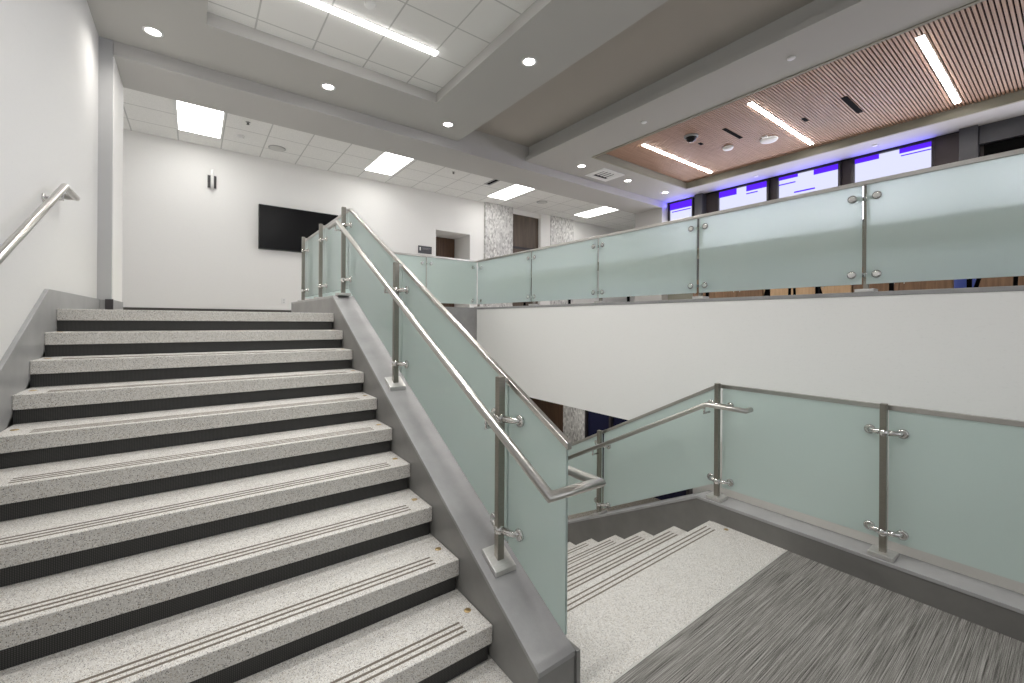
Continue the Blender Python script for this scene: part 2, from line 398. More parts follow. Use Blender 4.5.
# ------------------------------------------------------------------ window wall
struct('wall_window', MB().box(XW + .05, XW + .2, YB, 6.13, FLOOR_UP, 1.80), plain('olive grey lower wall', (.24, .235, .19), .7))
struct('wall_window.001', MB().box(XW + .1, XW + .2, YB, 6.13, 1.80, SOF), M_DBROWN)
w = MB(); w.box(XW + .02, XW + .1, YB, 6.12, 1.78, 1.82).box(XW + .02, XW + .1, YB, 6.12, 2.40, 2.44)
for k in range(7): w.box(XW + .02, XW + .1, -2.9 + 1.5 * k - .02, -2.9 + 1.5 * k + .02, 1.82, 2.40)
wo = link('window_11', w, M_DARK); wo['kind'] = 'structure'
link('pane', MB().box(XW + .06, XW + .08, YB, 6.12, 1.81, 2.41), L_RIB, wo)
wins = [(5.465, 6.12, [(0, 1, 2.74, 2.90), (.1, .9, 2.68, 2.70)]),
        (3.839, 4.90, [(.62, 1, 2.77, 2.895), (0, .42, 2.78, 2.895), (.2, .42, 2.72, 2.74)]),
        (2.638, 3.695, [(.66, 1, 2.84, 2.895), (0, .4, 2.80, 2.895), (.38, .72, 2.535, 2.56), (.7, 1, 2.74, 2.76)]),
        (1.421, 2.472, [(.66, 1, 2.82, 2.90), (0, .4, 2.82, 2.90), (0, .38, 2.77, 2.785)])]
for i, (a, b_, bands) in enumerate(wins):
    w = MB(); fr = .035
    w.box(XW + .02, XW + .1, a, a + fr, 2.44, 2.91); w.box(XW + .02, XW + .1, b_ - fr, b_, 2.44, 2.91)
    w.box(XW + .02, XW + .1, a, b_, 2.895, 2.92); w.box(XW + .02, XW + .1, a, b_, 2.42, 2.45)
    wo = link('window_%d' % (i + 1), w, M_DARK); wo['kind'] = 'structure'
    link('pane', MB().box(XW + .07, XW + .09, a + .02, b_ - .02, 2.44, 2.90), L_WIN, wo)
    for (u0, u1, z0, z1) in bands:
        L = b_ - a - .04
        link('light_strip', MB().box(XW + .058, XW + .069, a + .02 + u0 * L, a + .02 + u1 * L, z0, z1), L_PURP, wo)
struct('column', MB().box(XW - .10, XW + .1, 5.18, 5.36, FLOOR_UP, SOF), M_COLG, bevel=.004)
struct('column.001', MB().box(XW - .10, XW + .1, .946, 1.137, FLOOR_UP, SOF), M_COLG, bevel=.004)
struct('lintel', MB().box(XW - .02, XW + .1, YB, .94, 2.66, SOF), M_COLG)
struct('trim_11', MB().box(XW + .04, XW + .1, 1.137, 1.42, 2.44, SOF), M_DBROWN)
struct('wall_window.002', MB().box(XW + .06, XW + .101, YB, .9, 2.45, 2.66), M_BLACK)

# ------------------------------------------------------------------ staircases
def flight(root, n, ynose, znose, x0, x1, dz, body, last_open=None, discs=()):
    for k in range(n):
        yn = ynose + k * GOING; zt = znose + k * dz
        depth = GOING + .03 if not (dz > 0 and k == n - 1) else .33
        if dz > 0: ya, yb = yn, yn + depth
        else: ya, yb = yn - depth, yn
        t = link('tread', MB().box(x0, x1, ya, yb, zt - .082, zt), M_TERR, root, bevel=.004)
        nose, sgn = (ya, 1) if dz > 0 else (yb, -1)
        for j in range(3):
            c = nose + sgn * (.039 + .032 * j)
            link('grip_strip', MB().box(x0 + .12, x1 - .115, c - .0055, c + .0055, zt - .002, zt + .0012), M_GRIP, t)
        for xd in (x0 + .045, x1 - .042):
            dsc = nose + sgn * .152
            link('brass_disc', MB().lathe([(.017, -.001), (.017, .0015), (.015, .0025), (.006, .003)], (xd, dsc, zt), 18), M_BRASS, t, smooth=True)
        ry = nose + sgn * .018
        link('riser', MB().box(x0, x1 - .012, ry, ry + sgn * .02, zt - RISE + .001, zt - .082), M_RUB, root)
    link('stair_body', body, M_BLACK, root)
st = thing('staircase', 'wide speckled terrazzo staircase with black risers climbing to the upper floor', 'staircase', (.15, 1.6, LAND))
sy = lambda k: Y1 + k * GOING
bp = [(sy(0) + .04, LAND)]
for k in range(10):
    bp += [(sy(k) + .04, Z1 + k * RISE - .083), (sy(k) + .04 + (GOING if k < 9 else .26), Z1 + k * RISE - .083)]
bp += [(sy(9) + .30, FLOOR_UP - .5), (sy(0) + .5, LAND)]
flight(st, 10, Y1, Z1, -.777, 1.098, RISE, MB().prism_x(bp, -.77, 1.09))
# right curb of the upper flight (stringer) and its level run
cz = lambda y: -1.389 + .518 * (y - 1.282)
CT = .243
yk = 1.282 + (CT + 1.389) / .518
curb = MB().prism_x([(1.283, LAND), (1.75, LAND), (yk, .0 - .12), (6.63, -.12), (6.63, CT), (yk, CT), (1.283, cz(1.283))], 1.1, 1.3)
link('curb', curb, M_QUARTZ_DIM, st, bevel=.002)
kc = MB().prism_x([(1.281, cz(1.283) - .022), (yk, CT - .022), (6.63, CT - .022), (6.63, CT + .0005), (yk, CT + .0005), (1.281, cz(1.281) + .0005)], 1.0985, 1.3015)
link('curb_cap', kc, M_QUARTZ, st, bevel=.002)  # lighter slab added so the curb top reads as lit above darker sides
struct('wall_stair', MB().prism_x([(1.74, LOW), (6.83, LOW), (6.83, -.13), (yk, -.13), (1.9, -1.49), (1.74, LAND - .02)], 1.12, 1.29), M_WALLFAR)
ls = thing('staircase', 'narrower terrazzo staircase leading down from the carpeted landing', 'staircase', (2.3, 1.74, LAND - .2))
bq = []
YL0 = 1.742
for k in range(11):
    bq += [(YL0 + (k - 1) * GOING - .04 if k else YL0 - .3, LAND - k * RISE - .083), (YL0 + k * GOING - .04, LAND - k * RISE - .083)]
bq = bq + [(YL0 + 10 * GOING - .04, LOW - .1), (YL0 + 9 * GOING, LOW - .1), (YL0 - .3, LAND - .35)]
flight(ls, 10, YL0, LAND, 1.325, 3.233, -RISE, MB().prism_x(bq[::-1], 1.33, 3.225))
lz = lambda y: -1.385 if y < 1.85 else -1.385 - .524 * (y - 1.85)
lc = MB().prism_x([(YB + .01, -1.385), (YB + .01, LAND - .30), (1.70, LAND - .30), (4.9, lz(4.9) - .52), (4.9, lz(4.9)), (1.85, -1.385)], 3.235, 3.42)
link('curb', lc, M_BASE2, ls, bevel=.003)
cc = MB().prism_x([(YB + .01, -1.405), (1.85 - .0, -1.405), (4.9, lz(4.9) - .02), (4.9, lz(4.9) + .001), (1.85, -1.384), (YB + .01, -1.384)], 3.231, 3.424)
link('curb_cap', cc, M_QUARTZ, ls, bevel=.002)
sk = MB().prism_x([(1.272, LAND), (1.272, LAND + .152), (1.80, LAND + .152), (4.9, lz(4.9)), (4.9, lz(4.9) - .5), (1.78, LAND - .28), (1.70, LAND)], 1.302, 1.323)
link('skirt_board', sk, M_QUARTZ_DIM, ls, bevel=.001)

# ------------------------------------------------------------------ balustrades
def post(root, x, y, zb, zt, wx=.038, wy=.032, slope=0.0, arm=None, mat=None):
    zb += .003
    p = link('post', MB().box(x - wx / 2, x + wx / 2, y - wy / 2, y + wy / 2, zb + .012, zt), mat or M_POST, root, bevel=.0025)
    h = .06; pl = MB().prism_x([(y - h, zb - slope * h), (y + h, zb + slope * h), (y + h, zb + slope * h + .024), (y - h, zb - slope * h + .024)], x - .06, x + .06)
    link('base_plate', pl, M_PLATE, p, bevel=.002)
    if arm is not None:
        link('cap_bracket', MB().box(min(x, arm[0]), max(x, arm[0]), min(y, arm[1]) - .008, max(y, arm[1]) + .008, zt - .028, zt - .012), M_STEEL, p)
    return p
def clamp(root, px, py, z, heads, axis, rad=.028):
    """Arms from the post (px, py) to glass-fixing discs; axis is the glass normal."""
    c = MB(); c.ball((px, py, z), .027)
    for (hx, hy) in heads:
        nx, ny = (.012, 0) if axis == 'x' else (0, .012)
        kx = px + (hx - px) * .45 if axis == 'x' else px + (hx - px) * .8
        ky = py + (hy - py) * .8 if axis == 'x' else py + (hy - py) * .45
        c.tube([(px, py, z), (kx, ky, z), (hx, hy, z)], .0145, 12, taper=[1.3, 1.0, 1.25])
    g = link('glass_clamp', c, M_CHROME, root, smooth=True)
    for (hx, hy) in heads:
        s = 1 if ((hx - px) if axis == 'x' else (hy - py)) >= 0 else -1
        prof = [(rad * .75, -.020), (rad, -.016), (rad, -.006), (rad * .8, -.0058)]
        prof2 = [(rad * .8, .0058), (rad, .006), (rad, .012), (rad * .6, .017)]
        for pr in (prof, prof2):
            link('clamp_disc', MB().lathe([(r, h * s) for r, h in pr], (hx, hy, z), 20, axis), M_CHROME, g, smooth=True)
    return g
GT = .012
def pane_x(root, x, y0, y1, zb, zt):     # zb, zt functions of y
    return link('glass_panel', MB().prism_x([(y0, zb(y0)), (y1, zb(y1)), (y1, zt(y1)), (y0, zt(y0))], x - GT / 2, x + GT / 2), M_GLASS, root, bevel=.001)

# central balustrade beside the upper flight
cb = thing('balustrade', 'sloping frosted glass balustrade on the grey curb beside the upper flight', 'balustrade', (1.2, 1.3, LAND))
GX = 1.255
capz = lambda y: min(-.501 + .5205 * (y - 1.277), 1.118)
PY = [1.70, 3.043, 4.43, 5.38, 6.37]
for y in PY:
    zb = min(cz(y), CT) if y < 4.3 else CT; zt = capz(y) + .012
    post(cb, 1.2, y, zb, zt, slope=.518 if y < 4.3 else 0, arm=(GX, y))
    for dz in (.70, .16): clamp(cb, 1.2, y, zb + dz, [(GX, y - .10), (GX, y + .11)], 'x')
bot = lambda y: min(cz(y), CT) + .078
top = lambda y: capz(y) - .012
edges = [1.290] + PY + [6.665]
for a, b_ in zip(edges, edges[1:]):
    a2, b2 = a + (.005 if a != 1.290 else 0), b_ - .005
    pane_x(cb, GX, a2, b2, bot, top)
cs = MB()
ycap = 1.277 + (1.118 + .501) / .5205
cs.prism_x([(1.276, capz(1.276) - .03), (ycap, 1.088), (6.70, 1.088), (6.70, 1.118), (ycap, 1.118), (1.276, capz(1.276))], GX - .0125, GX + .0125)
link('cap_rail', cs, M_STEEL, cb, bevel=.002)
hr = MB().tube([(1.12, 4.66, .955), (1.12, 4.34, .953), (1.12, 1.245, -.683), (1.40, 1.245, -.690), (1.40, 1.60, -.690), (1.40, 4.9, -2.42)], .021, 18)
h = link('handrail', hr, M_STEEL, cb, smooth=True)
hz = lambda y: -.683 + .529 * (y - 1.245)
for y in PY[:2] + [4.43]:
    zz = min(hz(y), .955)
    br = MB().tube([(1.12, y, zz - .015), (1.12, y, zz - .062), (1.185, y, zz - .062)], .008, 10)
    br.lathe([(.016, 0), (.016, .006)], (1.175, y, zz - .062), 16, 'x')
    link('rail_bracket', br, M_CHROME, h, smooth=True)

# landing and lower flight balustrade
lb = thing('balustrade', 'frosted glass balustrade on the grey curb along the carpeted landing and lower flight', 'balustrade', (3.31, 1.7, LAND))
LX = 3.37
lcap = lambda y: -.488 if y < 1.75 else -.488 - .524 * (y - 1.75)
LY = [-.30, .715, 1.725, 2.94, 4.2]
for y in LY:
    zb = lz(y); post(lb, 3.31, y, zb, lcap(y) + .012, slope=-.524 if y > 1.85 else 0, arm=(LX, y))
    for dz in (.735, .14): clamp(lb, 3.31, y, zb + dz - (0 if y < 1.8 else .03), [(LX, y - .077), (LX, y + .077)], 'x')
lbot = lambda y: (-1.305 if y < 1.80 else -1.305 - .524 * (y - 1.80))
le = [-1.35] + LY + [4.6]
for a, b_ in zip(le, le[1:]):
    if a < 1.75 < b_ and a > 1.7:
        m = MB().prism_x([(a + .012, lbot(a)), (1.80, lbot(1.80)), (b_ - .012, lbot(b_)), (b_ - .012, lcap(b_) - .012), (1.75, lcap(1.75) - .012), (a + .012, lcap(a) - .012)], LX - GT / 2, LX + GT / 2)
        link('glass_panel', m, M_GLASS, lb, bevel=.001)
    else: pane_x(lb, LX, a + .012, b_ - .012, lbot, lambda y: lcap(y) - .012)
link('cap_rail', MB().prism_x([(-1.4, -.518), (1.75, -.518), (4.62, lcap(4.62) - .03), (4.62, lcap(4.62)), (1.75, -.488), (-1.4, -.488)], LX - .0125, LX + .0125), M_STEEL, lb, bevel=.002)
hl = MB().tube([(3.30, 1.47, -.640), (3.215, 1.47, -.640), (3.215, 1.765, -.640), (3.215, 4.8, -.640 - .535 * 3.035)], .019, 16)
h = link('handrail', hl, M_STEEL, lb, smooth=True)
for y in (1.78, 2.94, 4.2):
    zz = -.640 - .535 * (y - 1.765)
    br = MB().tube([(3.215, y, zz - .012), (3.215, y, zz - .06), (3.295, y, zz - .06)], .008, 10)
    link('rail_bracket', br, M_CHROME, h, smooth=True)

# upper guard on the white wall
ub = thing('balustrade', 'level frosted glass balustrade on top of the long white wall', 'balustrade', (4.25, 3, .245))
UX = 4.195; UT = 1.112
UY = [-1.70, -.33, 1.03, 2.40, 3.765, 5.125]
for y in UY:
    post(ub, 4.25, y, .245, UT + .005, arm=(UX, y))
    for z in (.985, .383): clamp(ub, 4.25, y, z, [(UX, y - .077), (UX, y + .077)], 'x', .03)
post(ub, 4.25, 6.73, .245, UT + .005)
for z in (.975, .375): clamp(ub, 4.25, 6.73, z, [(UX, 6.56)], 'x')
ue = [-2.6] + UY + [6.675]
for a, b_ in zip(ue, ue[1:]): pane_x(ub, UX, a + .014, b_ - (.014 if b_ < 6.6 else 0), lambda y: .308, lambda y: UT - .012)
link('cap_rail', MB().box(UX - .016, UX + .016, -2.7, 6.69, UT - .032, UT), M_STEEL, ub, bevel=.002)
fb = thing('balustrade', 'short frosted glass balustrade across the far end of the stairwell above grey fascia', 'balustrade', (2.7, 6.73, .245))
FY = 6.685
for x in (2.2, 3.17):
    post(fb, x, 6.735, .245, UT + .005)
    link('cap_bracket', MB().box(x - .008, x + .008, FY, 6.735, UT - .025, UT - .01), M_STEEL, fb)
    for z in (.975, .375): clamp(fb, x, 6.735, z, [(x - .08, FY), (x + .08, FY)], 'y')
fe = [1.275, 2.2, 3.17, 4.185]
for a, b_ in zip(fe, fe[1:]):
    link('glass_panel', MB().box(a + .012, b_ - .012, FY - GT / 2, FY + GT / 2, .308, UT - .012), M_GLASS, fb, bevel=.001)
for z in (.975, .375): clamp(fb, 4.10, 6.735, z, [(4.09, FY)], 'y')
link('cap_rail', MB().box(1.27, 4.178, FY - .016, FY + .016, UT - .032, UT), M_STEEL, fb, bevel=.002)

# handrail on the left wall
wr = thing('handrail', 'stainless steel handrail on the white wall to the left of the stairs', 'handrail', (-.71, 3, -.5))
link('tube', MB().tube([(-.80, 4.53, .905), (-.71, 4.53, .905), (-.71, 4.19, .905), (-.71, 1.05, -.69)], .021, 18), M_STEEL, wr, smooth=True)
for y in (4.12, 2.6):
    zz = .905 + .508 * (y - 4.19)
    br = MB().tube([(-.71, y, zz - .018), (-.71, y, zz - .07), (-.795, y, zz - .07)], .008, 10)
    br.lathe([(.03, 0), (.03, .008), (.02, .012)], (-.80, y, zz - .07), 20, 'x')
    link('rail_bracket', br, M_CHROME, wr, smooth=True)

# ------------------------------------------------------------------ lights in the ceilings
def downlight(loc, label):
    t = thing('recessed_downlight', label, 'ceiling light', loc, 'round recessed downlights in the grey soffits')
    x, y, z = loc
    r = MB(); P = [(.085, 0), (.085, -.006), (.068, -.008), (.062, 0)]
    base = len(r.v); seg = 28
    for (rr, hh) in P:
        for k in range(seg):
            a = 2 * math.pi * k / seg; r.v.append(Vector((x + rr * math.cos(a), y + rr * math.sin(a), z + hh)))
    for i in range(3):
        for k in range(seg): r.f.append((i * seg + k, i * seg + (k + 1) % seg, (i + 1) * seg + (k + 1) % seg, (i + 1) * seg + k))
    link('trim_ring', r, M_WHITE, t, smooth=True)
    link('lens', MB().lathe([(.061, -.001), (.05, -.004), (.01, -.005)], loc, 24), L_DOWN, t, smooth=True)
    return t
DL = [((-.342, 5.69), 'round downlight in the grey soffit closest to the left white wall'),
      ((1.344, 5.69), 'round downlight in the grey soffit between tile tray and beam, above the stair top'),
      ((3.03, 5.69), 'round downlight in the soffit corner beyond the end of the tile tray'),
      ((3.02, 3.756), 'round downlight in the grey soffit strip between tile tray and taupe recess'),
      ((5.84, 5.67), 'round downlight left of the white air grille in the soffit'),
      ((7.20, 5.67), 'round downlight just right of the white air grille in the soffit'),
      ((8.52, 5.67), 'round downlight at the soffit end nearest the purple window')]
d0 = downlight((*DL[0][0], SOF), DL[0][1])
for (p, lab) in DL[1:]: dup(d0, (*p, SOF), lab)
def linear(x0, x1, y, z, w, mat, label, group, drop=.012):
    t = thing('linear_light', label, 'ceiling light', ((x0 + x1) / 2, y, z), group)
    link('housing', MB().box(x0 - .01, x1 + .01, y - w / 2 - .01, y + w / 2 + .01, z - .004, z), M_WHITE, t)
    link('diffuser', MB().box(x0, x1, y - w / 2, y + w / 2, z - drop, z - .004), mat, t); return t
linear(-.23, 2.215, 4.44, 3.058, .075, L_TRAY, 'long linear light set in the white tile tray ceiling', None, .014)
for yy in (2.74, 1.04):  # tray fixtures added out of view for more overhead light
    linear(-.23, 2.215, yy, 3.058, .075, L_TRAY, 'added unseen linear light of the tile tray overhead, beyond the picture edge', 'added tray lights beyond the picture', .014)
g = 'linear lights in the wood slat ceiling'
s0 = linear(6.155, 8.39, 1.053, 3.046, .058, L_LINE, 'largest-looking linear light in the slat ceiling, farthest from the dome camera', g)
for yy, lab in ((2.78, 'middle linear light in the slat ceiling, beside the white access point'), (4.532, 'linear light at the far end of the slat ceiling, by its corner'), (-.70, 'added unseen linear light of the slat ceiling beyond the picture edge')):  # the last one is added out of view for its light
    dup(s0, (7.2725, yy, 3.046), lab)
def troffer(x, y, label):
    t = thing('troffer_light', label, 'ceiling light', (x, y, 3.10), 'rectangular troffer lights in the far tile ceiling')
    a, b_ = .29, .59; z = 3.10
    link('frame', ring(x - a - .012, x + a + .012, y - b_ - .012, y + b_ + .012, x - a + .012, x + a - .012, y - b_ + .012, y + b_ - .012, z - .008, z), M_WHITE, t)
    link('diffuser', MB().box(x - a + .012, x + a - .012, y - b_ + .012, y + b_ - .012, z - .004, z - .001), L_TROF, t)
    link('lamp_rib', MB().box(x - .06, x + .06, y - b_ + .03, y + b_ - .03, z - .012, z - .004), L_TROF, t)
    return t
t0 = troffer(.075, 8.27, 'troffer light nearest the left pilaster in the far tile ceiling')
for x, lab in ((3.09, 'troffer light in the far tile ceiling right of the television'), (6.10, 'troffer light in the far tile ceiling before the stone panel'), (9.10, 'small-looking troffer light in the far ceiling at the right end of the beam')):
    dup(t0, (x, 8.27, 3.10), lab)
# unseen lamps added under the upper slab to light the lower floor
for i, (x, y, z) in enumerate(((5.6, 2.5, -1.17), (5.6, 6.0, -1.17), (5.6, -1.0, -1.17))):
    l = MB().box(x - .3, x + .3, y - .6, y + .6, z - .01, z)
    if i == 0: q0 = tag(link('lower_fill_light', l, L_LOW_FILL), 'added unseen rectangular light of the lower floor, under the upper slab', 'ceiling light', 'added lower floor fill lights')
    else:
        c = q0.copy(); C.objects.link(c); c.location = (x, y, z - .01 + E)

# ------------------------------------------------------------------ ceiling fittings
def disc(name, label, cat, loc, r, h, mat, group=None, mat2=None):
    x, y, z = loc
    o = link(name, MB().lathe([(r, 0), (r, -h * .5), (r * .85, -h), (r * .2, -h * 1.08)], loc, 24), mat, smooth=True, at=(x, y, z + E))
    return tag(o, label, cat, group)
g = 'white sprinkler covers on the grey soffit'
disc('ceiling_sprinkler_cover', 'white sprinkler cover on the soffit edge beside taupe recess, nearer one', 'sprinkler', (5.28, 1.95, SOF), .042, .012, M_WHITE, g)
disc('ceiling_sprinkler_cover', 'white sprinkler cover on the soffit left of the slat ceiling, farther one', 'sprinkler', (5.275, 3.87, SOF), .042, .012, M_WHITE, g)
disc('ceiling_sprinkler_cover', 'white sprinkler cover on the soffit above the widest bright window', 'sprinkler', (8.945, 2.065, SOF), .042, .012, M_WHITE, g)
disc('ceiling_sprinkler_cover', 'white sprinkler cover on the soffit above the second bright window', 'sprinkler', (8.98, 3.93, SOF), .042, .012, M_WHITE, g)
g = 'small dark sprinkler heads in the far tile ceiling'
for x, y, lab in ((.675, 7.87, 'dark sprinkler head right of the troffer light by the pilaster'), (4.33, 7.87, 'dark sprinkler head in the tile ceiling right of the second troffer'), (7.4, 7.6, 'dark sprinkler head in the tile ceiling left of the last troffer')):
    t = thing('ceiling_sprinkler', lab, 'sprinkler', (x, y, 3.10), g)
    link('escutcheon', MB().lathe([(.035, 0), (.03, -.006), (.012, -.008)], (x, y, 3.10), 18), M_GREYP, t, smooth=True)
    link('nozzle', MB().lathe([(.01, -.006), (.01, -.03), (.022, -.032), (.022, -.036)], (x, y, 3.10), 14), M_BEZEL, t, smooth=True)
t = thing('smoke_detector', 'white smoke detector on the far tile ceiling beside the first troffer', 'smoke detector', (.633, 8.53, 3.10))
link('base', MB().lathe([(.06, 0), (.06, -.015), (.05, -.02)], (.633, 8.53, 3.10), 24), M_WHITE, t, smooth=True)
link('sensor', MB().lathe([(.045, -.02), (.04, -.04), (.02, -.045)], (.633, 8.53, 3.10), 24), M_WHITE, t, smooth=True)
def speaker(x, y, lab):
    t = thing('ceiling_speaker', lab, 'speaker', (x, y, 3.10), 'round speakers in the far tile ceiling')
    link('rim', MB().lathe([(.14, 0), (.14, -.008), (.125, -.01)], (x, y, 3.10), 28), M_GREYP, t, smooth=True)
    link('grille', MB().lathe([(.122, -.01), (.118, -.013), (.02, -.016)], (x, y, 3.10), 28), plain('pale grille', (.6, .6, .58), .7), t, smooth=True)
speaker(1.2, 8.73, 'round speaker in the far tile ceiling above the television')
speaker(7.24, 8.43, 'round speaker in the far tile ceiling before the wood door')
t = thing('slot_diffuser', 'dark slot air diffuser in the far tile ceiling beside the third troffer', 'air vent', (5.32, 7.86, 3.10))
link('frame', ring(5.24, 5.40, 7.58, 8.12, 5.28, 5.36, 7.62, 8.08, 3.092, 3.10), M_GREYP, t)
link('slot', MB().box(5.28, 5.36, 7.62, 8.08, 3.096, 3.099), M_BLACK, t)
# air grille in the soffit
t = thing('air_grille', 'white square air grille in the soffit between two downlights', 'air vent', (6.56, 5.72, SOF))
link('frame', ring(6.24, 6.86, 5.47, 5.97, 6.36, 6.74, 5.57, 5.87, SOF - .014, SOF), M_WHITE, t)
link('core', MB().box(6.36, 6.74, 5.57, 5.87, SOF - .004, SOF - .001), M_BLACK, t)
lv = MB()
for k in range(4): lv.box(6.36 + .095 * k + .03, 6.36 + .095 * k + .09, 5.58, 5.80, SOF - .012, SOF - .006)
link('louver', lv, M_WHITE, t)
# tray ceiling disc
disc('smoke_detector', 'white smoke detector on the tile tray above the linear light', 'smoke detector', (1.355, 4.145, 3.06), .055, .025, M_WHITE)
# slat ceiling fittings
SZ = 3.05
t = thing('dome_camera', 'dark dome camera on the slat ceiling between the two far linear lights', 'security camera', (6.51, 3.86, SZ))
link('collar', MB().lathe([(.11, 0), (.11, -.02), (.095, -.03)], (6.51, 3.86, SZ), 28), M_GREYP, t, smooth=True)
link('dome', MB().lathe([(.088, -.028), (.08, -.055), (.06, -.08), (.03, -.095), (.005, -.10)], (6.51, 3.86, SZ), 28), M_SCREEN, t, smooth=True)
disc('smoke_detector', 'small white smoke detector on the slats left of the access point', 'smoke detector', (7.42, 3.71, SZ), .085, .045, M_WHITE)
t = thing('access_point', 'large round white wireless access point on the wood slats', 'access point', (7.63, 3.14, SZ))
link('body', MB().lathe([(.13, 0), (.135, -.015), (.12, -.035), (.05, -.045)], (7.63, 3.14, SZ), 32), M_WHITE, t, smooth=True)
link('mount', MB().box(7.45, 7.56, 3.10, 3.18, SZ - .022, SZ), M_WHITE, t)
g = 'dark slots between the slats'
for x0, x1, y0, y1, lab in ((6.665, 7.23, 3.37, 3.43, 'dark slot vent in the slats between dome camera and access point'), (7.01, 7.70, 1.915, 1.985, 'dark slot vent in the slats left of the nearest linear light'),
                            (7.25, 7.40, 2.49, 2.54, 'short dark cutout in the slats between middle light and long slot'), (6.87, 6.97, 3.90, 3.95, 'tiny dark cutout in the slats beside the dome camera')):
    tag(link('slot_vent', MB().box(x0, x1, y0, y1, SZ - .006, SZ + .002), M_BLACK), lab, 'air vent', g)

# ------------------------------------------------------------------ things on the far wall
t = thing('television', 'large black wall-mounted television on the white far wall', 'television', (1.7, YF - .05, 1.35))
link('housing', MB().box(.985, 2.42, YF - .075, YF - .005, 1.345, 2.19), M_BEZEL, t, bevel=.006)
link('screen', MB().box(.999, 2.406, YF - .079, YF - .074, 1.362, 2.176), M_SCREEN, t)
link('wall_mount', MB().box(1.45, 1.95, YF - .006, YF - .0005, 1.60, 1.95), M_BEZEL, t)
link('sensor', MB().box(2.27, 2.34, YF - .07, YF - .05, 1.325, 1.346), M_BEZEL, t)
t = thing('wall_sconce', 'small dark wall sconce with white glass rod on the white wall', 'wall light', (.26, YF - .03, 2.3))
link('back_plate', MB().box(.195, .325, YF - .03, YF - .002, 2.36, 2.58), M_DARK, t, bevel=.003)
link('lamp_rod', MB().cyl((.262, YF - .06, 2.34), (.262, YF - .06, 2.68), .024), M_WHITE, t, smooth=True)
t = thing('room_sign', 'small dark room sign beside the recessed doorway', 'sign', (4.41, YF - .02, 1.62))
link('plaque', MB().box(4.24, 4.585, YF - .02, YF - .001, 1.60, 1.775), M_COLG, t, bevel=.002)
link('pictogram', MB().box(4.27, 4.30, YF - .023, YF - .019, 1.66, 1.74), M_WHITE, t)
link('caption', MB().box(4.34, 4.56, YF - .023, YF - .019, 1.72, 1.728).box(4.34, 4.52, YF - .023, YF - .019, 1.695, 1.70), M_GREYP, t)
t = thing('wall_outlet', 'white wall outlet low on the far white wall behind the posts', 'outlet', (1.43, YF - .01, .3))
link('cover_plate', MB().box(1.385, 1.465, YF - .008, YF, .31, .43), M_WHITE, t, bevel=.002)
so = MB()
for z in (.345, .39): so.box(1.41, 1.44, YF - .010, YF - .0075, z - .013, z + .013)
link('socket', so, plain('pale grey socket', (.6, .6, .59), .5), t)

# ------------------------------------------------------------------ lounge behind the upper guard
def cabinet(y0, y1, mat, label, nd=2):
    t = thing('low_cabinet', label, 'cabinet', (9.1, (y0 + y1) / 2, FLOOR_UP), 'low cabinets along the window wall')
    x0, x1, z0, z1 = 8.80, XW + .04, FLOOR_UP, .93
    link('carcass', MB().box(x0 + .02, x1, y0, y1, z0 + .06, z1), mat, t, bevel=.003)
    link('plinth', MB().box(x0 + .06, x1, y0 + .01, y1 - .01, z0, z0 + .06), M_BLACK, t)
    w = (y1 - y0) / nd
    for i in range(nd):
        dd = link('door', MB().box(x0, x0 + .02, y0 + i * w + .004, y0 + (i + 1) * w - .004, z0 + .07, z1 - .01), mat, t, bevel=.002)
        yh = y0 + i * w + (.06 if i % 2 else w - .06)
        link('handle', MB().box(x0 - .025, x0 - .013, yh - .006, yh + .006, .62, .78).box(x0 - .02, x0, yh - .005, yh + .005, .635, .645).box(x0 - .02, x0, yh - .005, yh + .005, .755, .765), M_STEEL, dd)
cabinet(3.72, 5.15, M_CHERRY, 'low brown wood cabinet behind the glass below the second window', 3)
cabinet(2.33, 3.70, M_MAPLE, 'low pale maple cabinet behind the glass below the third window', 3)
cabinet(1.14, 2.31, M_CHERRY, 'low brown wood cabinet behind the glass next to the grey column', 2)
cabinet(-1.2, .93, M_CHERRY, 'low brown wood cabinet behind the glass at the picture right end', 4)
t = thing('upholstered_stool', 'blue upholstered stool before the grey column behind the glass', 'stool', (8.3, .97, FLOOR_UP))
link('seat_cushion', MB().lathe([(.10, .16), (.115, .20), (.115, .60), (.10, .64), (.02, .645)], (8.3, .95, FLOOR_UP - .06), 28), M_BLUE, t, smooth=True)
link('base_ring', MB().lathe([(.11, 0), (.11, .03), (.03, .1), (.03, .12)], (8.3, .95, FLOOR_UP), 24), M_BLACK, t, smooth=True)
t = thing('bar_counter', 'long narrow counter on thin black legs right behind the upper glass balustrade', 'counter', (4.7, 2, FLOOR_UP))
link('countertop', MB().box(4.43, 4.98, -2.6, 5.95, .785, .82), M_OLIVE, t, bevel=.004)
for y in (-2.5, -1.3, -.3, .51, .95, 1.47, 1.89, 2.52, 3.6, 4.7, 5.8):
    link('leg', MB().box(4.585, 4.615, y - .013, y + .013, FLOOR_UP, .785), M_BLACK, t)
